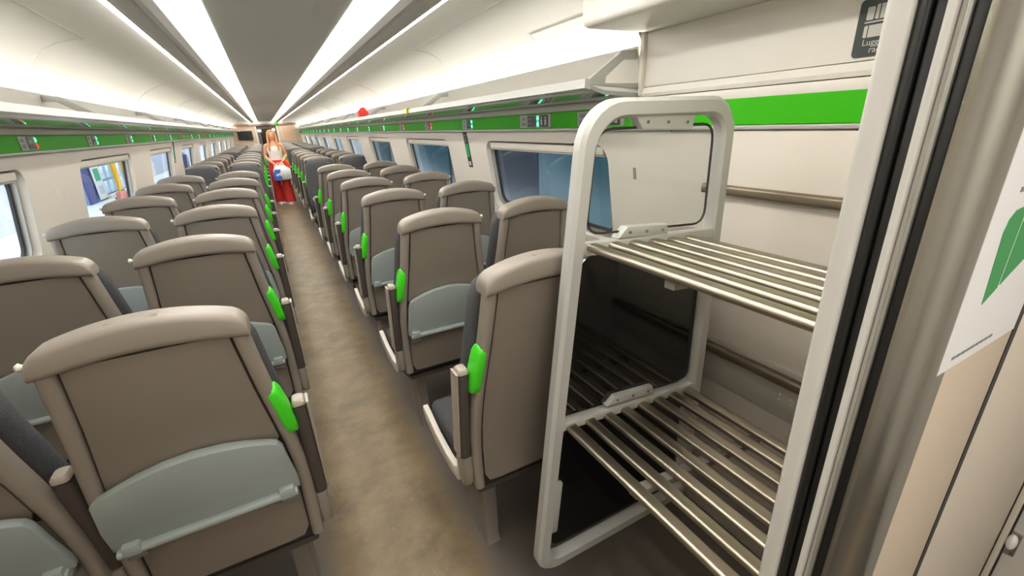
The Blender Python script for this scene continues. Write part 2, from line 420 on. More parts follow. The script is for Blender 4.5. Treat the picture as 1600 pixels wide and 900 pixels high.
# vestibule box
bm = bmesh.new(); box(bm, XC - 1.34, XC - 1.27, -1.5, .264, 0, 2.12); struct(fin(bm, 'wall_vestibule_left', wall_white))
vr = struct(empty('wall_vestibule_right', (1.425, 0, 0)))
bx('door_leaf', mat('grey_door', (204, 200, 192), 0.4), vr, 0, 0.07, -1.5, .1506, 0, 2.12)
bx('edge_trim', cream, vr, -0.012, 0.0, .1375, .1488, 0.0, 2.12, 0.002)
bx('edge_gasket', gasket, vr, -0.006, 0.0, .1340, .1372, 0.0, 2.12)
bm = bmesh.new(); box(bm, XC - 1.27, 1.425, -1.5, -1.42, 0, 2.12); struct(fin(bm, 'wall_vestibule_back', wall_white))
k = empty('door_latch', (1.419, .128, .545)); tag(k, 'small shiny white latch knob on the door edge at lower right', 'latch')
bm = bmesh.new(); bmesh.ops.create_uvsphere(bm, u_segments=16, v_segments=10, radius=0.016, matrix=Matrix.Diagonal((.7, .6, 1.5, 1))); fin(bm, 'knob', mat('white_enamel', (238, 238, 236), 0.12, coat=.5), k)
bx('latch_plate', alu, k, .000, .006, -.012, .008, -.04, .03, .002)
bm = bmesh.new(); box(bm, XC - .5, XC + .5, -1.2, -.2, 2.085, 2.10, .004)
tag(fin(bm, 'fill_lamp', vest_fill_e), 'unseen square fill lamp added behind the camera to light the vestibule', 'lamp')
# poster
p = empty('poster', (.5985, YB0 + .0008, 1.28)); tag(p, 'white poster with a green emblem on the beige bulkhead', 'poster')
bx('paper', poster_white, p, .0, .218, -.0012, 0, 0.0, .50)
def flat(name, m, poly, par, d=-.0018):
    bm = bmesh.new(); prism(bm, poly, lambda a, z: (a, -.0012, z), lambda a, z: (a, d, z)); return fin(bm, name, m, par, smooth=0)
flat('emblem', poster_green, [(.058, .072), (.088, .086), (.088, .178), (.060, .176), (.048, .168), (.044, .155)], p)
flat('emblem', poster_green, [(.093, .088), (.150, .112), (.150, .196), (.093, .180)], p)
for q in range(9): flat('small_print', text_grey, [(.026 + q * .0125, .012), (.0355 + q * .0125, .012), (.0355 + q * .0125, .0155), (.026 + q * .0125, .0155)], p)
for q in range(4): flat('small_print', text_grey, [(.050 + q * .0125, .195), (.0595 + q * .0125, .195), (.0595 + q * .0125, .200), (.050 + q * .0125, .200)], p)

# luggage bay upper wall and soffit (right, between bulkhead and saloon rack)
lb = struct(empty('wall_luggage_bay', (XC + HW, YB1, 0)))
bx('upper_panel', wall_white, lb, -.012, 0.0, .002, 1.205, 1.672, 1.866, .002)
bm = bmesh.new(); loft(bm, [[(x, y, z) for x, z in ((0, 1.635), (-.022, 1.636), (-.026, 1.648), (-.013, 1.670), (0, 1.670))] for y in (.002, 1.195)]); fin(bm, 'sloped_ledge', wall_white, lb)
bx('end_post', cream, lb, -.030, 0.0, 1.188, 1.208, 1.64, 1.866, .003)
bx('green_panel', green_strip, lb, -.016, -.0125, .002, 1.19, 1.523, 1.604)
bx('lower_skin', wall_m, lb, -.010, 0.0, .002, 0.84, .02, 1.503, .002)
sf = struct(empty('ceiling_soffit', (1.09, YB1, 1.866)))
bm = bmesh.new()
ring = rrect(.17, .09, .17, .09, .022, 4)
loft(bm, [[(x, y, z) for x, z in ring] for y in (0.002, 1.19)] + [[(.17 + (x - .17) * .97, 1.206, .09 + (z - .09) * .94) for x, z in ring]])
fin(bm, 'soffit_cover', wall_white, sf)
bx('soffit_fascia', wall_white, sf, .004, .312, 0.002, 1.197, .06, .262, .004)

# luggage sign
sg = empty('luggage_sign', (XC + HW - .0125, .707, 1.680)); tag(sg, 'black luggage rack sign with suitcase symbols on the upper wall', 'sign')
def sgp(name, m, poly, d0, d1, bev=0): # (u along -Y, v up)
    bm = bmesh.new(); prism(bm, poly, lambda u, v: (-d0, -u, v), lambda u, v: (-d1, -u, v), bev); return fin(bm, name, m, sg, smooth=0)
sgp('sign_plate', sign_black, rrect(.065, .065, .065, .065, .01, 4), 0, .003)
def R4(u0, u1, v0, v1): return rrect((u0 + u1) / 2, (v0 + v1) / 2, (u1 - u0) / 2, (v1 - v0) / 2, .003, 3)
for nm, pts in (('suitcase', R4(.018, .034, .083, .112)), ('suitcase', R4(.037, .064, .083, .115)), ('suitcase', R4(.067, .09, .083, .110)), ('shelf_line', R4(.016, .11, .0765, .0795)), ('suitcase', R4(.018, .064, .044, .071)), ('suitcase', R4(.07, .105, .044, .071))):
    sgp(nm, sign_white, pts, .003, .0036)
for u in (.026, .045): sgp('suitcase_strap', sign_black, R4(u, u + .0022, .044 if u < .04 else .083, .071 if u < .04 else .115), .0036, .0040)
def text(name, body, size, m, par, M, align='LEFT'):
    c = bpy.data.curves.new(name, 'FONT'); c.body = body; c.size = size; c.extrude = .0003; c.align_x = align
    o = bpy.data.objects.new('tmp', c); COL.objects.link(o)
    dg = bpy.context.evaluated_depsgraph_get(); me = bpy.data.meshes.new_from_object(o.evaluated_get(dg))
    bpy.data.objects.remove(o); me.name = name; me.materials.clear(); me.materials.append(m)
    me.transform(M); return link(name, me, par)
MX = Matrix(((0, 0, -1), (-1, 0, 0), (0, 1, 0))).to_4x4()   # text x -> -Y, y -> Z, normal -> -X
text('lettering', 'Luggage', .020, sign_white, sg, Matrix.Translation((-.0036, -.020, .026)) @ MX)
text('lettering', 'rack', .020, sign_white, sg, Matrix.Translation((-.0036, -.038, .009)) @ MX)

# rails on the luggage bay wall
def wall_rail(z, label, plate):
    r = empty('wall_rail', (XC + HW - .0105, .268, z)); tag(r, label, 'rail', 'rub rails of the luggage bay')
    bm = bmesh.new(); loft(bm, [[(x, y, zz) for x, zz in rrect(-.016, 0, .016, .017, .010, 4)] for y in (0, .835)]); fin(bm, 'rail_bar', bronze, r)
    if plate:
        bx('backing_plate', plate_m, r, -.006, 0, 0.0, .80, -.150, -.018, .002)
        bx('upper_plate', plate_m, r, -.006, 0, 0.0, .80, .018, .042, .002)
        for yy in (.40, .44, .76):
            for zz in (-.06, -.08): 
                bm = bmesh.new(); bmesh.ops.create_cone(bm, cap_ends=True, segments=10, radius1=.004, radius2=.003, depth=.003, matrix=Matrix.Translation((-.0075, yy, zz)) @ Matrix.Rotation(-PI / 2, 4, 'Y')); fin(bm, 'rivet', duct_grey, r)
    return r
wall_rail(1.310, 'upper bronze rub rail on the cream wall behind the top shelf', False)
wall_rail(.705, 'lower bronze rub rail with grey plate behind the bottom shelf', True)
k = empty('heater_duct', (XC + HW - .0105, .27, 0)); tag(k, 'low grey heater duct on the floor under the luggage shelf', 'duct')
bx('duct_cover', plate_m, k, -.09, 0, 0, .83, .005, .13, .008); bx('duct_top', leg_m, k, -.095, 0, 0, .83, .131, .145, .003)

# ------------------------------------------------------------------ luggage stack
YR = 0.91
lr = empty('luggage_stack', (0.9, YR, 0)); tag(lr, 'grey framed luggage rack with steel bar shelves beside the doorway', 'luggage rack')
def arc_pts(c, r, a0, a1, n=7): return [(c[0] + r * math.cos(a0 + (a1 - a0) * i / n), c[1] + r * math.sin(a0 + (a1 - a0) * i / n)) for i in range(n + 1)]
def outer_x(z): return .519 + (.672 - .519) * (z - .231) / (1.549 - .231)
def frame_path(inset):
    tl = .13 - inset * .8; bl_ = .075 - inset * .6
    top, bot, rt = 1.607 - inset, .127 + inset, 1.222 - inset
    lx = lambda z: outer_x(z) + inset
    ang = math.atan2(.672 - .519, 1.549 - .231)
    P = []
    P += arc_pts((rt - .10 + inset * .7, top - .10 + inset * .7), .10 - inset * .7, 0, PI / 2)
    c = (lx(top - tl) + tl, top - tl); P += arc_pts(c, tl, PI / 2, PI - ang * .5)
    c = (lx(bot + bl_) + bl_, bot + bl_); P += arc_pts(c, bl_, PI - ang * .5, 1.5 * PI)
    c = (rt - .06 + inset * .4, bot + .06 - inset * .4); P += arc_pts(c, .06 - inset * .4, 1.5 * PI, 2 * PI)
    return P
O, I = frame_path(0), frame_path(.048)
O2, I2 = frame_path(.010), frame_path(.040)
bm = bmesh.new()
rings = [[(x - .9, y, z) for x, z in q] for q, y in ((O, -.012), (O2, -.022), (I2, -.022), (I, -.012), (I, .014), (I2, .022), (O2, .022), (O, .014))]
R = [[bm.verts.new(p) for p in r] for r in rings]; n = len(O)
for a in range(8):
    A, B = R[a], R[(a + 1) % 8]
    for i in range(n): bm.faces.new((A[i], A[(i + 1) % n], B[(i + 1) % n], B[i]))
fin(bm, 'side_frame', frame_m, lr, smooth=40)
for z0, z1, nm in ((1.243, 1.208, 'shelf_rail'), (.700, .645, 'shelf_rail')):
    bm = bmesh.new(); x0 = outer_x(z0) + .04; x1 = 1.19
    prism(bm, [(x0, z0 + .013), (x1, z1 + .016), (x1, z1 - .014), (x0, z0 - .017)], lambda a, z: (a - .9, -.018, z), lambda a, z: (a - .9, .016, z), .005)
    fin(bm, nm, frame_m, lr)
# panes
def pane(name, m, poly, y=.004):
    bm = bmesh.new(); prism(bm, poly, lambda a, z: (a - .9, y, z), lambda a, z: (a - .9, y + .008, z)); return fin(bm, name, m, lr, smooth=0)
def rpoly(pts, r, n=5):
    out = []; N = len(pts)
    for i in range(N):
        p, a, b = Vector(pts[i]), Vector(pts[i - 1]), Vector(pts[(i + 1) % N])
        u, v = (a - p).normalized(), (b - p).normalized(); t = r
        p0, p1 = p + u * t, p + v * t
        for k in range(n + 1):
            q = k / n; out.append(tuple((1 - q) ** 2 * p0 + 2 * q * (1 - q) * p + q * q * p1))
    return out
up = rpoly([(outer_x(1.29) + .062, 1.272), (1.163, 1.240), (1.160, 1.535), (outer_x(1.53) + .062, 1.535)], .05)
pane('glass_pane', clear_glass, up)
bm = bmesh.new(); tube(bm, [(a - .9, .008, z) for a, z in up], .0035, 6, closed=True); fin(bm, 'pane_edge', gasket, lr)
pane('smoked_pane', dark_glass, rpoly([(outer_x(.75) + .058, .728), (1.168, .676), (1.168, 1.185), (outer_x(1.2) + .058, 1.212)], .04))
pane('smoked_pane', dark_glass, rpoly([(outer_x(.2) + .062, .205), (1.150, .188), (1.150, .615), (outer_x(.65) + .062, .665)], .04))
# clamps
def clamp(c, w, h, ang=0, nv=3, up=1):
    bm = bmesh.new(); prism(bm, [(-w / 2, -up * h / 2), (w / 2, -up * h / 2), (w / 2 - .008, up * h / 2), (-w / 2 + .030, up * h / 2)], lambda a, z: (a, -.014, z), lambda a, z: (a, .018, z), .003)
    cl = fin(bm, 'clamp', frame_m, lr)
    cl.location = (c[0] - .9, 0, c[1]); cl.rotation_euler = (0, ang, 0)
    for i in range(nv):
        bm = bmesh.new(); bmesh.ops.create_cone(bm, cap_ends=True, segments=10, radius1=.005, radius2=.004, depth=.004, matrix=Matrix.Translation((-w * .30 + w * .66 * i / max(1, nv - 1), -.0155, 0)) @ Matrix.Rotation(PI / 2, 4, 'X')); fin(bm, 'screw', alu, cl)
clamp((.945, 1.545), .22, .036, .035, 3, -1); clamp((.895, 1.258), .19, .030, .085); clamp((.885, .712), .20, .030, .10)
sc_ = bx('clamp', frame_m, lr, -.014, .014, -.010, .014, -.10, .10, .004); sc_.location = (outer_x(.40) + .056 - .9, 0, .38); sc_.rotation_euler = (0, .115, 0)
# shelves
for z_, bars, slope in ((1.243, [.706, .779, .852, .925, .998, 1.071], -.09), (.690, [.643, .714, .786, .857, .929, 1.001, 1.072, 1.143], -.09)):
    for x in bars:
        bm = bmesh.new(); zz = z_ + (x - bars[0]) * slope
        loft(bm, [[(a - .9, y, z) for a, z in rrect(x, zz, .0185, .010, .0095, 5)] for y in (-.015, YB1 - YR + .006)])
        fin(bm, 'shelf_bar', steel, lr)
    for yy in (-.30,):
        bm = bmesh.new(); prism(bm, [(bars[0], z_ - .014), (bars[-1], z_ - .014 + slope * (bars[-1] - bars[0])), (bars[-1], z_ - .034 + slope * (bars[-1] - bars[0])), (bars[0], z_ - .034)], lambda a, z: (a - .9, yy, z), lambda a, z: (a - .9, yy + .03, z), .003)
        fin(bm, 'cross_bearer', leg_m, lr)

# ------------------------------------------------------------------ seats
HWT = [(.38, .226), (.60, .228), (.72, .226), (.83, .216), (.97, .198), (1.14, .182), (1.25, .180)]
hw = lambda z: lerp_tab(HWT, z)
def yr(z): return .17 * (1.17 - z) - (.03 * max(0, (.62 - z) / .2) ** 1.5 if z < .62 else 0)
def make_seat(name, s, kind, tray=True):
    r = empty(name)
    def P(u, y, z): return (s * u, y, z)
    ZS = [.40, .46, .54, .62, .70, .78, .86, .94, 1.02, 1.10, 1.17]
    # shell
    bm = bmesh.new(); loft(bm, [[P(u, y, z) for u, y in rrect(0, yr(z) + .047, hw(z) - .006, .030, .020, 3)] for z in ZS]); fin(bm, 'back_shell', groove, r)
    # side rails
    for q in (-1, 1):
        bm = bmesh.new(); loft(bm, [[P(u, y, z) for u, y in rrect(q * (hw(z) - .0165), yr(z) + .022, .0165, .026, .014, 3)] for z in [.41] + ZS[1:-1] + [1.15]]); fin(bm, 'side_rail', taupe, r)
    # rear panels
    def rear(nm, zs, bulge, inset, m):
        bm = bmesh.new(); rings = []
        z0, z1 = zs[0], zs[-1]
        for z in zs:
            e = 0.0
            if z - z0 < .03: e = .016 * (1 - (z - z0) / .03)
            w = hw(z) - .038 - e; t = (z - z0) / (z1 - z0); bl = bulge * 4 * t * (1 - t)
            row = []
            for i in range(9):
                v = -1 + 2 * i / 8; row.append(P(w * v, yr(z) + inset - bl * (1 - v * v) - (0 if abs(v) < 1 else -.004), z))
            back = [P(w, yr(z) + .030, z), P(-w, yr(z) + .030, z)]
            rings.append(row + back)
        loft(bm, rings); return fin(bm, nm, m, r, smooth=30)
    if tray:
        rear('rear_panel', [.775, .79, .805, .86, .92, .98, 1.04, 1.10, 1.142], .006, .004, taupe_panel)
        rear('lower_panel', [.41, .425, .44, .50, .56, .62, .68, .74, .77], .020, .012, taupe_panel)
    else:
        rear('rear_panel', [.42, .435, .45, .55, .65, .75, .85, .95, 1.05, 1.142], .008, .004, taupe_panel)
    # headrest cap
    bm = bmesh.new(); rings = []; W_ = .187
    for i in range(25):
        v = -1 + 2 * i / 24; v = math.sin(v * PI / 2); u = v * W_
        e = max(0, (abs(u) - (W_ - .030)) / .030); round_ = 1 - math.sqrt(max(0, 1 - e * e))
        zt = 1.181 + .036 * (1 - v * v) - .026 * round_; zb = 1.128 + .020 * (1 - v * v) + .002 * round_
        y0, y1 = -.008 + .004 * round_, .070
        rings.append([P(u, y, z) for y, z in rrect((y0 + y1) / 2, (zt + zb) / 2, (y1 - y0) / 2, (zt - zb) / 2, .016, 4)])
    loft(bm, rings); fin(bm, 'headrest_cap', taupe, r, smooth=50)
    bm = bmesh.new(); prism(bm, rrect(.01, .018, .045, .007, .006, 3), lambda u, y: P(u, y, 1.2160 - .036 * (u / .187) ** 2), lambda u, y: P(u, y, 1.2178 - .036 * (u / .187) ** 2)); fin(bm, 'cap_slot', taupe_panel, r)
    # cushions
    bm = bmesh.new(); rings = []
    for z, dw, t in ((.44, -.03, .05), (.47, -.006, .09), (.56, .0, .10), (.70, .001, .10), (.85, .004, .085), (1.0, .004, .085), (1.09, .002, .09), (1.13, -.006, .085), (1.16, -.03, .07), (1.178, -.065, .045)):
        rings.append([P(u, y, z) for u, y in rrect(0, yr(z) + .066 + t / 2, hw(z) + dw, t / 2, .035, 4)])
    loft(bm, rings); fin(bm, 'backrest_cushion', fabric, r, smooth=60)
    bm = bmesh.new(); rings = []
    for y, hx, zt in ((.165, .20, .44), (.18, .214, .455), (.30, .218, .455), (.45, .222, .468), (.56, .222, .468), (.60, .216, .455), (.615, .20, .43)):
        rings.append([P(u, y, z) for u, z in rrect(0, (zt + .365) / 2, hx, (zt - .365) / 2, .03, 4)])
    loft(bm, rings); fin(bm, 'seat_cushion', fabric, r, smooth=60)
    bm = bmesh.new(); loft(bm, [[P(u, y, z) for u, z in rrect(0, (zb + .366) / 2, hx, (.366 - zb) / 2, .012, 3)] for y, hx, zb in ((.14, .205, .345), (.25, .215, .325), (.5, .215, .33), (.59, .205, .35))]); fin(bm, 'seat_pan', taupe_dark, r)
    # tray table
    if tray:
        poly = [(-.198, .624), (-.199, .65), (-.192, .72), (-.184, .792), (-.176, .808), (-.158, .818)] + [(u, .818 + .036 * (1 - (u / .158) ** 2)) for u in (-.11, -.06, 0, .06, .11)] + [(.158, .818), (.192, .805), (.208, .790), (.217, .70), (.218, .624)]
        tr_y = lambda z: yr(z) - .010 + (.006 if z < .66 else 0)
        bm = bmesh.new(); prism(bm, poly, lambda u, z: P(u, tr_y(z) - .018 - .012 * (1 - (u / .2) ** 2) * (z - .6) / .25, z), lambda u, z: P(u, tr_y(z) + .006, z), .004)
        bmesh.ops.triangulate(bm, faces=[f for f in bm.faces if len(f.verts) > 4])
        t = fin(bm, 'tray_table', tray_m, r, smooth=25)
        bm = bmesh.new(); loft(bm, [[P(u, yr(.62) - .012 + dy, zz + .621) for dy, zz in rrect(-.012, 0, .018, .010, .008, 3)] for u in (-.190, -.10, .10, .208)]); fin(bm, 'tray_lip', tray_m, t)
        for q in (-.165, .178):
            bm = bmesh.new(); box(bm, s * q - .019, s * q + .019, yr(.62) - .044, yr(.62) + .01, .612, .645, .005); fin(bm, 'hinge', tray_m, t)
            bm = bmesh.new(); box(bm, s * q - .022, s * q + .022, yr(.60) - .030, yr(.60) + .03, .586, .6115, .006); fin(bm, 'hinge_bracket', leg_m, t)
    # coat hook
    bm = bmesh.new(); tube(bm, [P(.178, .020, 1.160), P(.190, .018, 1.160), P(.196, .018, 1.161), P(.200, .018, 1.161)], [.006, .006, .009, .006], 10); fin(bm, 'coat_hook', cream, r)
    # arm rests, folded up
    def arm(q, z0, z1, nm='armrest'):
        bm = bmesh.new(); c = q * (.243 if kind == 'aisle' else .236)
        loft(bm, [[P(u, y, z) for u, y in rrect(c, yr(z) + .050 + dy, hx, hy, .012, 3)] for z, hx, hy, dy in ((z0, .017, .030, 0), (z0 + .02, .0185, .034, 0), (z1 - .06, .0175, .030, 0), (z1 - .016, .0165, .026, 0))]); a = fin(bm, nm, taupe_dark, r)
        bm = bmesh.new(); loft(bm, [[P(u, y, z) for u, y in rrect(c, yr(z) + .050, hx, hy, .010, 3)] for z, hx, hy in ((z1 - .012, .0172, .0265), (z1 - .002, .0165, .025), (z1 + .004, .013, .020), (z1 + .006, .006, .010))]); fin(bm, 'armrest_tip', tip_m, a)
        if kind == 'aisle':
            bm = bmesh.new(); loft(bm, [[P(u, y, z) for u, y in rrect(c - .0212, yr(z) + .050, .0035, .026, .0034, 3)] for z in (z0 + .01, z1 - .006)]); fin(bm, 'armrest_pad', tip_m, a)
        return a
    arm(-1, .535, .885 if kind == 'aisle' else .862)
    # bracket below the arm and cream side trim
    bm = bmesh.new(); loft(bm, [[P(u, y, z) for u, y in rrect(-.241 if kind == 'aisle' else -.2345, yr(z) + .050, .0175, hy, .012, 3)] for z, hy in ((.415, .020), (.43, .034), (.48, .040), (.533, .036))]); fin(bm, 'arm_bracket', taupe, r)
    if kind == 'aisle':
        poly = [(.605, .445), (.612, .425), (.58, .385), (.45, .350), (.30, .345), (.22, .360), (.185, .40), (.178, .47), (.19, .50), (.205, .49), (.215, .43), (.25, .405), (.32, .398), (.45, .408), (.56, .438)]
        bm = bmesh.new(); prism(bm, poly, lambda y, z: P(-.229, y, z), lambda y, z: P(-.252, y, z), .004); fin(bm, 'side_trim', cream, r)
        # leg
        bm = bmesh.new(); loft(bm, [[P(u, y, z) for u, y in rrect(-.135, .295, hx, hy, .008, 3)] for z, hx, hy in ((0.0, .030, .095), (.02, .028, .085), (.30, .028, .085), (.345, .034, .11))]); fin(bm, 'leg', leg_m, r)
        # green grab handle
        bm = bmesh.new()
        rings = []
        for z, hy, dx in ((.808, .020, .0), (.814, .028, .001), (.84, .032, .002), (.90, .032, .001), (.945, .030, -.002), (.962, .024, -.006), (.968, .014, -.008)):
            rings.append([P(u, y, z) for u, y in rrect(-hw(z) + .004 - dx, yr(z) + .024, .0165, hy, .011, 4)])
        loft(bm, rings); g = fin(bm, 'grab_handle', green, r, smooth=50)
    else:
        bm = bmesh.new(); box(bm, min(s * -.235, s * .30), max(s * -.235, s * .30), .24, .30, .285, .335, .006); fin(bm, 'support_beam', leg_m, r)
        bm = bmesh.new(); box(bm, min(s * -.05, s * .01), max(s * -.05, s * .01), .22, .36, 0.0, .288, .006); fin(bm, 'leg', leg_m, r)
    return r
AC, WC = .462, .948
protos = {}
def seat(side, kind, y, facing, label, group, tray=True):
    s = 1 if side == 'R' else -1
    ps = s if not facing else -s
    key = (ps, kind, tray)
    if key not in protos:
        protos[key] = make_seat('train_seat', ps, kind, tray); o = protos[key]
    else: o = copy_tree(protos[key])
    a = AC if kind == 'aisle' else WC
    o.location = (XC + s * a, y, 0); o.rotation_euler = (0, 0, PI if facing else 0)
    tag(o, label, 'seat', group)
# (y of the cap back, facing the camera)
rowsR = [(0.98 + .85 * i, False) for i in range(6)] + [(7.22, True)] + [(7.95 + .85 * i, False) for i in range(4)] + [(12.45, True)] + [(13.2 + .85 * i, False) for i in range(9)]
rowsL = [(1.075 + .841 * i, False) for i in range(6)] + [(7.08, True)] + [(7.85 + .85 * i, False) for i in range(4)] + [(12.35, True)] + [(13.1 + .85 * i, False) for i in range(9)]
def sd(s): return 'left' if s == 'L' else 'right'
for side, rows in (('R', rowsR), ('L', rowsL)):
    for kind in ('aisle', 'window'):
        for i, (y, fc) in enumerate(rows):
            if side == 'R' and kind == 'window' and i == 0: pass
            col = '%s %s column' % (sd(side), kind)
            if fc: lab = 'charcoal seat facing the camera at a table, %s %s side, %s row' % (sd(side), kind, ORD[i])
            elif i == 0 and side == 'R' and kind == 'aisle': lab = 'taupe backed seat without tray right behind the luggage rack frame'
            elif i == 0: lab = 'taupe backed train seat nearest the camera in the %s' % col
            else: lab = 'taupe backed train seat, %s from the camera in the %s' % (ORD[i], col)
            seat(side, kind, y, fc, lab, 'train seats', tray=not (i == 0 and side == 'R'))
# tables of the bays
def table(s, y, label):
    t = empty('table', (XC + s * .72, y, 0)); tag(t, label, 'table', 'bay tables')
    bm = bmesh.new(); prism(bm, rpoly([(-.47, -.26), (.52, -.30), (.52, .30), (-.47, .26)], .06), lambda a, b: (s * a, b, .705), lambda a, b: (s * a, b, .733), .006); fin(bm, 'table_top', mat('table_laminate', (206, 192, 168), .4) if 'table_laminate' not in MATS else MATS['table_laminate'], t)
    bm = bmesh.new(); loft(bm, [[(s * u, v, z) for u, v in rrect(-.05, 0, hx, .05, .02, 3)] for z, hx in ((0, .10), (.02, .05), (.66, .05), (.704, .14))]); fin(bm, 'table_leg', leg_m, t)
for s, sn, ys in ((1, 'right', (6.22, 11.52)), (-1, 'left', (6.13, 11.35))):
    for i, y in enumerate(ys): table(s, y, 'beige bay table on the %s side, %s from the camera' % (sn, ('first', 'second')[i]))

# ------------------------------------------------------------------ seat reservation displays on the green strips
def display(s):
    r = empty('reservation_display')
    X = lambda d: -s * d
    def bb(nm, m, y0, y1, z0, z1, d0, d1, par=r): return bx(nm, m, par, min(X(d0), X(d1)), max(X(d0), X(d1)), min(s * y0, s * y1), max(s * y0, s * y1), z0, z1)
    bb('number_plate', display_grey, -.17, .17, -.034, .034, 0, .003)
    sc = bb('screen', screen_m, -.02, .075, -.030, .030, .003, .006)
    for zz in (-.012, .013): bb('screen_text', text_grey, .035, .062, zz - .003, zz + .004, .006, .0066, sc)
    pic = bb('pictogram', sign_black, -.145, -.055, -.031, .031, .003, .005)
    for q in (-.12, -.08):
        bb('figure', sign_white, q - .009, q + .009, -.022, .008, .005, .0056, pic); bb('figure_head', sign_white, q - .006, q + .006, .011, .022, .005, .0056, pic)
    nm_ = bb('seat_number', text_grey, .10, .15, .006, .024, .003, .0036); bb('seat_number', text_grey, .10, .15, -.024, -.006, .003, .0036)
    return r
def small_display(s):
    r = empty('reservation_display')
    X = lambda d: -s * d
    def bb(nm, m, y0, y1, z0, z1, d0, d1, par=r): return bx(nm, m, par, min(X(d0), X(d1)), max(X(d0), X(d1)), min(s * y0, s * y1), max(s * y0, s * y1), z0, z1)
    bb('number_plate', display_grey, -.055, .14, -.034, .034, 0, .003)
    sc = bb('screen', screen_m, -.035, .05, -.030, .030, .003, .006)
    for zz in (-.012, .013): bb('screen_text', text_grey, .01, .035, zz - .003, zz + .004, .006, .0066, sc)
    bb('seat_number', text_grey, .085, .12, .006, .024, .003, .0036); bb('seat_number', text_grey, .085, .12, -.024, -.006, .003, .0036)
    return r
pr = {}
for s, sn, y0, dy, n in ((1, 'right', 1.36, .955, 21), (-1, 'left', 2.30, 1.02, 19)):
    for i in range(n):
        big = (s == 1 and i < 2)
        key = (s, big)
        if key not in pr: pr[key] = display(s) if big else small_display(s); o = pr[key]
        else:
            src = pr[key]; o = src.copy(); COL.objects.link(o)
            for ch in list(src.children):
                if ch.name.startswith('led'): continue
                copy_tree(ch, o)
        o.location = (XC + s * (HW - .0125), y0 + dy * i + (.37 if s == 1 and i == 0 else 0), 1.562)
        tag(o, 'seat reservation display on the %s green strip, %s from the camera' % (sn, ORD[i]), 'display', 'seat reservation displays')
        cols = (led_green, led_green)
        if s == -1 and i == 1: cols = (led_green, led_red)
        if s == 1 and i in (3, 4): cols = (led_red, led_amber)
        if s == -1 and i in (6, 9): cols = (led_amber, led_red)
        for zz, m in ((.016, cols[0]), (-.016, cols[1])):
            bm = bmesh.new(); yy = s * (-.038 if big else -.045)
            bmesh.ops.create_uvsphere(bm, u_segments=10, v_segments=6, radius=.011, matrix=Matrix.Translation((-s * .004, yy, zz)) @ Matrix.Diagonal((.5, 1, 1.1, 1))); fin(bm, 'led', m, o)

# vertical emergency signs on the wall pillars
for s, sn, yy in ((1, 'right', 3.42), (-1, 'left', 7.62)):
    e = empty('emergency_sign', (XC + s * (HW - .0005), yy, 1.37)); tag(e, 'narrow black emergency sign with green field on the %s wall between windows' % sn, 'sign')
    def eb(nm, m, y0, y1, z0, z1, d0, d1):
        return bx(nm, m, e, min(-s * d0, -s * d1), max(-s * d0, -s * d1), y0, y1, z0, z1)
    eb('sign_plate', sign_black, -.036, .036, -.135, .135, 0, .004)
    eb('green_field', sign_lit, -.026, .026, -.055, .045, .004, .005)
    eb('pictogram', sign_white, -.022, .022, -.122, -.090, .004, .005)
    for q in range(3): eb('print_line', text_grey, -.018, .018, .07 + q * .018, .076 + q * .018, .004, .005)
    lean(e, s, 1.37)

# ------------------------------------------------------------------ far end
we = struct(empty('wall_end', (XC, YEND, 0)))
ew = mat('end_wall_beige', (206, 184, 158), .5)
bx('end_panel', ew, we, -1.3, -.42, 0, .06, 0, 2.12); bx('end_panel', ew, we, .42, 1.3, 0, .06, 0, 2.12)
bx('header', mat('brown_header', (150, 120, 100), .5), we, -1.26, 1.26, -.05, -.0005, 1.86, 1.95, .01); bx('header_panel', cream, we, -.42, .42, 0, .06, 1.98, 2.12)
bx('upper_cover', cove_m, we, -1.26, 1.26, -.03, -.0005, 1.952, 2.12)
bx('exit_marker', green_strip, we, .33, .46, -.07, -.052, 1.88, 1.99, .003)
d = struct(empty('door_1', (XC, YEND, 0)))
for q in (-1, 1): bx('door_post', cream, d, q * .40 - .03, q * .40 + .03, -.03, .08, 0, 1.9)
bx('door_leaf', mat('dark_door', (92, 84, 80), .4), d, -.37, .37, .02, .06, 0, 1.9); bx('door_glass', dark_glass, d, -.24, .24, .012, .019, .5, 1.75)
bx('door_notice', poster_white, d, -.36, -.20, .004, .011, 1.62, 1.73); bx('door_notice', poster_white, d, .20, .32, .004, .011, 1.64, 1.75)
t = empty('information_screen', (XC - .82, YEND - .02, 1.50)); tag(t, 'dark information screen on the far end wall', 'screen')
bx('screen_case', rubber, t, -.27, .27, -.05, .018, -.17, .19, .02); bx('screen_face', screen_m, t, -.25, .25, -.054, -.0505, -.15, .17)
t = empty('framed_panel', (XC + .80, YEND, 1.45)); tag(t, 'pale framed panel on the far end wall right of the door', 'panel')
bx('panel_face', mat('panel_tan', (214, 180, 148), .5), t, -.24, .24, -.012, -.001, -.2, .34)
for q in ((-.26, -.24, -.22, .36), (.24, .26, -.22, .36), (-.24, .24, .34, .36), (-.24, .24, -.22, -.2)): bx('panel_edge', cream, t, q[0], q[1], -.02, -.001, q[2], q[3])

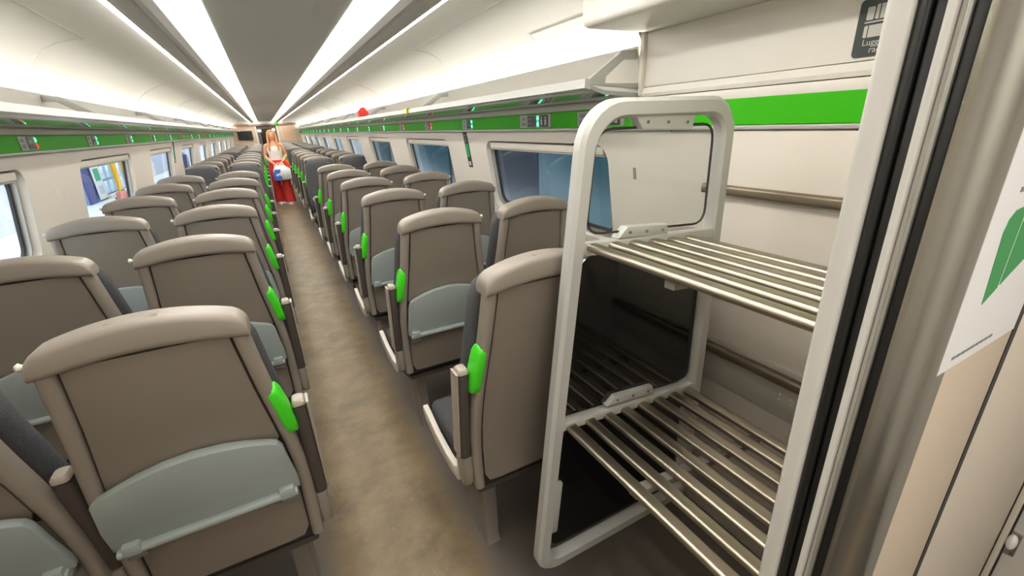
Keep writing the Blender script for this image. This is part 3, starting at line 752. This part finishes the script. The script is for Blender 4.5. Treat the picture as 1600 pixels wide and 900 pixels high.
# ------------------------------------------------------------------ the passenger walking up the aisle
skin_m = mat('skin', (226, 164, 128), .5); hair_m = mat('strawberry_blond_hair', (206, 146, 86), .5, noise=.2, nscale=60)
white_cloth = mat('white_cotton', (238, 232, 224), .8); red_cloth2 = mat('red_trousers', (218, 56, 48), .8, noise=.12, nscale=14)
def skinned(name, chains, m, par, sub=2):
    """chains: lists of (x,y,z,rx,ry); later chains start from an existing vertex index pair (chain, i)"""
    V, E_, Rr, idx = [], [], [], {}
    for ci, (start, pts) in enumerate(chains):
        prev = idx[start] if start is not None else None
        for pi, p in enumerate(pts):
            V.append(p[:3]); Rr.append(p[3:]); idx[(ci, pi)] = len(V) - 1
            if prev is not None: E_.append((prev, len(V) - 1))
            prev = len(V) - 1
    me = bpy.data.meshes.new(name); me.from_pydata(V, E_, []); o = bpy.data.objects.new('tmp', me); COL.objects.link(o)
    md = o.modifiers.new('skin', 'SKIN'); md.use_smooth_shade = True
    for i, sv in enumerate(me.skin_vertices[0].data): sv.radius = Rr[i]; sv.use_root = (i == 0)
    ss = o.modifiers.new('sub', 'SUBSURF'); ss.levels = sub; ss.render_levels = sub
    dg = bpy.context.evaluated_depsgraph_get(); dg.update(); m2 = bpy.data.meshes.new_from_object(o.evaluated_get(dg))
    bpy.data.objects.remove(o); m2.name = name; m2.materials.clear(); m2.materials.append(m)
    m2.polygons.foreach_set('use_smooth', [True] * len(m2.polygons))
    return link(name, m2, par)
pw = empty('person', (.145, 11.6, 0)); tag(pw, 'person in white tank top and red trousers walking up the aisle', 'person')
def arm_ch(sx, el, wr, pa):
    return [(sx * .10, .0, 1.325, .055, .05), (sx * .158, .0, 1.31, .05, .048), (sx * .178, .008, 1.22, .043, .043), el + (.036, .036), ((el[0] + wr[0]) / 2, (el[1] + wr[1]) / 2, (el[2] + wr[2]) / 2, .034, .034), wr + (.024, .022), pa + (.034, .018)]
RP, LP = (-.055, -.205, .915), (.085, -.215, .945)
ch = [(None, [(0, .01, .93, .135, .105), (0, .0, 1.04, .115, .088), (0, .0, 1.17, .135, .10), (0, .005, 1.28, .13, .09), (0, .008, 1.355, .065, .055), (0, .0, 1.41, .046, .046), (0, -.012, 1.468, .058, .066), (0, -.014, 1.53, .074, .088), (0, -.004, 1.59, .058, .07)]),
      ((0, 3), arm_ch(-1, (-.205, .03, 1.075), (-.10, -.165, .945), RP)),
      ((0, 3), arm_ch(1, (.215, .03, 1.085), (.125, -.17, .965), LP)),
      ((0, 0), [(-.085, .005, .84, .088, .088), (-.088, .02, .64, .074, .076), (-.088, .03, .47, .054, .056), (-.086, .07, .28, .05, .052), (-.084, .10, .10, .034, .036), (-.088, .05, .045, .036, .03), (-.092, -.04, .030, .036, .022)]),
      ((0, 0), [(.085, .0, .84, .088, .088), (.09, -.03, .64, .074, .076), (.092, -.07, .47, .054, .056), (.094, -.08, .28, .05, .052), (.096, -.09, .10, .034, .036), (.10, -.14, .045, .036, .03), (.106, -.23, .030, .036, .022)])]
for hi, (p, sx) in enumerate(((RP, 1), (LP, -1))):
    for k_ in range(4):
        o_ = (k_ - 1.5) * .017; L_ = (.9, 1.0, .96, .78)[k_]
        ch.append(((1 + hi, 6), [(p[0] + o_ * .8, p[1] - .02, p[2] - .03, .009, .009), (p[0] + o_, p[1] - .036 * L_, p[2] - .056 * L_, .0085, .0085), (p[0] + o_, p[1] - .022, p[2] - .078 * L_, .008, .008), (p[0] + o_, p[1] - .004, p[2] - .084 * L_, .007, .007)]))
    ch.append(((1 + hi, 6), [(p[0] + sx * .034, p[1] + .004, p[2] - .012, .010, .010), (p[0] + sx * .044, p[1] - .014, p[2] - .036, .009, .009), (p[0] + sx * .038, p[1] - .026, p[2] - .052, .008, .008)]))
body = skinned('body', ch, skin_m, pw)
# face
for sx in (-1, 1):
    bm = bmesh.new(); bmesh.ops.create_uvsphere(bm, u_segments=8, v_segments=6, radius=.010, matrix=Matrix.Translation((sx * .029, -.090, 1.532)) @ Matrix.Diagonal((1.2, .6, .7, 1))); fin(bm, 'eye', mat('eye', (60, 44, 36), .3) if 'eye' not in MATS else MATS['eye'], pw)
    bm = bmesh.new(); bmesh.ops.create_uvsphere(bm, u_segments=8, v_segments=6, radius=.017, matrix=Matrix.Translation((sx * .074, .0, 1.52)) @ Matrix.Diagonal((.5, .8, 1.4, 1))); fin(bm, 'ear', skin_m, pw)
bm = bmesh.new(); loft(bm, [[(x, y, z) for x, y in rrect(0, yy, hx, hx, hx * .9, 3)] for z, yy, hx in ((1.488, -.098, .012), (1.498, -.104, .013), (1.52, -.096, .008), (1.54, -.09, .004))]); fin(bm, 'nose', skin_m, pw)
bm = bmesh.new(); bmesh.ops.create_uvsphere(bm, u_segments=8, v_segments=6, radius=.02, matrix=Matrix.Translation((0, -.085, 1.466)) @ Matrix.Diagonal((1, .4, .35, 1))); fin(bm, 'mouth', mat('lips', (190, 96, 86), .4), pw)
# hair
bm = bmesh.new(); bmesh.ops.create_uvsphere(bm, u_segments=20, v_segments=14, radius=1, matrix=Matrix.Translation((0, .012, 1.545)) @ Matrix.Diagonal((.092, .100, .092, 1)))
for v in bm.verts:
    if v.co.y < -.03 and v.co.z < 1.59: v.co.y = -.03 + (v.co.y + .03) * .15
    if v.co.z < 1.53 and v.co.y < .0: v.co.y = max(v.co.y, -.02)
for sx in (-1, 1):
    loft(bm, [[(x, y, z) for x, y in rrect(sx * cx, cy, hx, hy, .02, 3)] for z, cx, cy, hx, hy in ((1.58, .066, -.01, .02, .05), (1.50, .078, -.015, .024, .05), (1.42, .082, -.03, .026, .04), (1.33, .088, -.07, .026, .030), (1.24, .09, -.09, .022, .022), (1.18, .09, -.09, .010, .010))])
loft(bm, [[(x, y, z) for x, y in rrect(0, cy, hx, hy, .03, 3)] for z, cy, hx, hy in ((1.56, .06, .08, .05), (1.45, .075, .088, .04), (1.32, .09, .09, .03), (1.22, .095, .07, .02))])
fin(bm, 'hair', hair_m, pw, smooth=70)
# tank top
def ell(cx, cy, rx, ry, z, n=20): return [(cx + rx * math.cos(2 * PI * i / n), cy + ry * math.sin(2 * PI * i / n), z) for i in range(n)]
bm = bmesh.new(); loft(bm, [ell(0, .005, rx, ry, z) for z, rx, ry in ((.92, .150, .120), (.98, .142, .112), (1.05, .132, .103), (1.13, .142, .115), (1.20, .152, .122), (1.25, .150, .115), (1.285, .135, .105))])
for sx in (-1, 1): tube(bm, [(sx * .085, -.085, 1.26), (sx * .092, -.07, 1.32), (sx * .09, -.02, 1.372), (sx * .088, .04, 1.36), (sx * .085, .085, 1.28)], .017, 8)
fin(bm, 'tank_top', white_cloth, pw, smooth=60)
# wide trousers
bm = bmesh.new(); loft(bm, [ell(0, .005, rx, ry, z) for z, rx, ry in ((.99, .142, .112), (.93, .165, .128), (.86, .182, .135), (.78, .180, .135), (.74, .15, .11))])
for sx, ky, ay in ((-1, .03, .10), (1, -.07, -.10)):
    loft(bm, [ell(sx * cx, cy, rx, ry, z) for z, cx, cy, rx, ry in ((.88, .088, .0, .092, .125), (.70, .095, ky * .4, .096, .118), (.47, .100, ky, .098, .112), (.28, .104, (ky + ay) / 2, .108, .118), (.10, .108, ay, .118, .13), (.055, .108, ay, .120, .132))])
fin(bm, 'trousers', red_cloth2, pw, smooth=60)
for sx, ay in ((-1, .04), (1, -.15)):
    bm = bmesh.new(); loft(bm, [[(sx * .098 + x, y + ay, z) for x, y in rrect(0, cy, hx, hy, hx * .9, 4)] for z, cy, hx, hy in ((.0, -.01, .044, .125), (.02, -.01, .046, .128), (.05, .0, .043, .115), (.075, .04, .036, .07))]); fin(bm, 'shoe', white_cloth, pw)
# carrier bag and jacket in her hands
cb = empty('carrier_bag', (.215, 11.36, .56)); tag(cb, 'white and blue plastic carrier bag held by the person in the aisle', 'bag')
bm = bmesh.new(); loft(bm, [[(x + ox, y, z) for x, y in rrect(0, 0, hx, hy, .05, 5)] for z, ox, hx, hy in ((.0, .01, .12, .06), (.03, .01, .175, .09), (.12, .01, .195, .10), (.22, .0, .175, .085), (.29, -.02, .12, .05), (.325, -.03, .07, .025))])
for v in bm.verts: v.co.x += .012 * math.sin(v.co.z * 60 + v.co.y * 40); v.co.y += .010 * math.sin(v.co.z * 47 + v.co.x * 55)
fin(bm, 'bag_body', mat('white_polythene', (232, 234, 232), .35), cb, smooth=60)
bm = bmesh.new(); loft(bm, [[(x - .115 + ox, y - .025, z) for x, y in rrect(0, 0, hx, .078, .04, 4)] for z, ox, hx in ((.008, .0, .075), (.04, -.005, .088), (.14, .0, .088), (.24, .02, .06))]); fin(bm, 'blue_print', mat('blue_polythene', (70, 120, 206), .35), cb, smooth=60)
for dx in (-.06, .02):
    bm = bmesh.new(); tube(bm, [(dx - .05, -.01, .30), (dx - .03, -.005, .36), (dx + .0, 0, .375), (dx + .02, .0, .36), (dx + .03, -.01, .30)], .008, 6); fin(bm, 'handle', MATS['white_polythene'], cb)
jk = empty('jacket', (.318, 11.52, .86)); tag(jk, 'orange red jacket draped over the arm of the person in the aisle', 'jacket')
bm = bmesh.new(); loft(bm, [[(x + ox, y, z) for x, y in rrect(0, 0, hx, hy, .03, 4)] for z, ox, hx, hy in ((-.20, .06, .02, .04), (-.14, .05, .05, .08), (-.04, .02, .065, .10), (.06, .0, .06, .10), (.12, -.02, .05, .085), (.15, -.02, .025, .05))])
for v in bm.verts: v.co.x += .010 * math.sin(v.co.z * 50 + v.co.y * 30)
fin(bm, 'jacket_body', mat('orange_red_cloth', (222, 70, 44), .8), jk, smooth=60)
bm = bmesh.new(); tube(bm, [(-.07, -.07, .10), (-.09, -.09, .0), (-.07, -.09, -.10), (-.05, -.08, -.16)], [.035, .04, .036, .03], 8); fin(bm, 'sleeve', MATS['orange_red_cloth'], jk)

# ------------------------------------------------------------------ the station outside
pl = struct(bx('floor_platform', mat('pale_platform', (226, 226, 224), .7, noise=.06, nscale=2), None, -9.0, -1.75, -4, 60, -.12, -.04))
def slab(name, label, cat, m, x0, x1, y0, y1, z0, z1, group=None):
    return tag(bx(name, m, None, x0, x1, y0, y1, z0, z1, .01), label, cat, group)
blue_h = mat('blue_hoarding', (40, 116, 214), .5); lav = mat('lavender_wall', (196, 200, 222), .6); steelblue = mat('station_blue_grey', (120, 150, 190), .4)
yel = mat('yellow_post', (236, 178, 40), .5); teal = mat('teal_sign', (40, 168, 128), .5); pane_b = mat('pale_blue_glazing', (176, 208, 232), .2); navy = mat('navy_paint', (52, 70, 140), .5)
w = struct(empty('wall_station', (-4.7, 0, -.04)))
for i, y in enumerate(range(2, 56, 3)): bx('facade_panel', (lav, wall_white, lav)[i % 3], w, -.1, 0, y, y + 2.98, 0, 3.2)
slab('hoarding', 'bright blue hoarding on the platform outside the nearest left window', 'hoarding', blue_h, -4.66, -4.58, 12.5, 14.2, -.04, 2.4)
h2 = empty('notice_board', (-4.62, 10.9, -.04)); tag(h2, 'pale notice board covered in papers outside the nearest left window', 'notice board')
bx('board', poster_white, h2, -.06, 0, -1.4, 1.45, .0, 2.2, .01)
for i in range(14):
    yy, zz = -1.2 + (i % 5) * .52 + random.uniform(-.06, .06), .25 + (i // 5) * .5
    bx('paper', (text_grey, lav, navy, steelblue, poster_white)[i % 5], h2, .001, .01, yy, yy + random.uniform(.16, .34), zz, zz + random.uniform(.2, .36))
k = empty('kiosk', (-4.4, 17.9, -.04)); tag(k, 'glazed blue grey station kiosk outside the second left window', 'kiosk')
bx('kiosk_body', steelblue, k, -.25, -.02, -2.3, 2.9, 0, 2.6, .01)
for i in range(4):
    for j in range(3): bx('glazing', pane_b, k, -.02, .0, -.85 + i * .56, -.85 + i * .56 + .5, .12 + j * .42, .12 + j * .42 + .36, .01)
bx('corner_panel', navy, k, -.02, .01, -2.3, -1.75, 0, 2.6); bx('counter', cream, k, -.0, .12, -.9, 1.4, .0, .10, .01)
b = empty('sign_board', (-4.34, 16.6, -.04)); tag(b, 'white board with teal sign standing before the kiosk', 'sign')
bx('board', poster_white, b, -.02, .0, -.35, .35, .05, 1.5, .01); bx('teal_field', teal, b, .001, .006, -.22, .22, .55, .88); bx('text_block', lav, b, .001, .006, -.22, .22, .2, .42)
for i, (y, hgt) in enumerate(((16.7, 2.6), (17.9, 2.6))):
    q = empty('post', (-3.95, y, -.04)); tag(q, 'yellow post on the platform, %s of two outside the second left window' % ('nearer', 'farther')[i], 'post', 'yellow platform posts')
    bm = bmesh.new(); tube(bm, [(0, 0, 0), (0, 0, hgt)], .11 if i else .07, 12); fin(bm, 'post_shaft', yel, q); bx('post_base', navy if i else text_grey, q, -.16, .16, -.16, .16, 0, .06, .01)
for i, (y, c) in enumerate(((18.3, (206, 120, 110)), (26.6, (190, 70, 70)), (29.2, (60, 70, 110)))):
    q = empty('suitcase', (-3.7 - .1 * i, y - (2.5 if i == 0 else 0), -.04)); tag(q, ('small red case on the platform by the kiosk', 'red case on the platform outside the third left window', 'dark blue case on the platform outside the third left window')[i], 'suitcase')
    m_ = mat('case_%d' % i, c, .5); bx('case_body', m_, q, -.14, .14, -.2, .2, .05, (.28, .75, .75)[i], .04); bx('case_handle', text_grey, q, -.02, .02, -.1, .1, (.28, .75, .75)[i], (.34, .85, .85)[i], .008)
    for sx in (-.1, .1): bx('wheel', rubber, q, sx - .02, sx + .02, -.16, -.11, 0, .05, .008)
# neighbouring train on the right
tr = empty('neighbouring_train', (3.3, 0, -.9)); tag(tr, 'dark blue train standing on the next track outside the right windows', 'train')
tblue = mat('train_blue', (22, 76, 90), .35); tdark = mat('train_dark_blue', (46, 54, 66), .3); tline = mat('train_stripe', (150, 170, 190), .4)
bx('body_side', tdark, tr, .02, .3, -2, 40, 0, 4.2)
for y0, y1 in ((2.2, 5.4), (9.0, 12.4), (14.2, 19.6), (23, 28)): bx('door_panel', tblue, tr, 0, .02, y0, y1, 0.9, 4.0, .004)
bx('stripe', tline, tr, -.006, .019, -2, 40, 1.235, 1.262)
bx('underframe', rubber, tr, .1, .3, -2, 40, -.6, -.01)
struct(bx('floor_track', mat('ballast', (84, 80, 76), .9, noise=.3, nscale=8), None, 1.75, 9, -4, 60, -1.6, -1.5))
struct(bx('ceiling_sky_blocker', duct_grey, None, 1.55, 9, -6, 60, 4.6, 4.75))  # unseen slab added to keep sky light off the neighbouring train
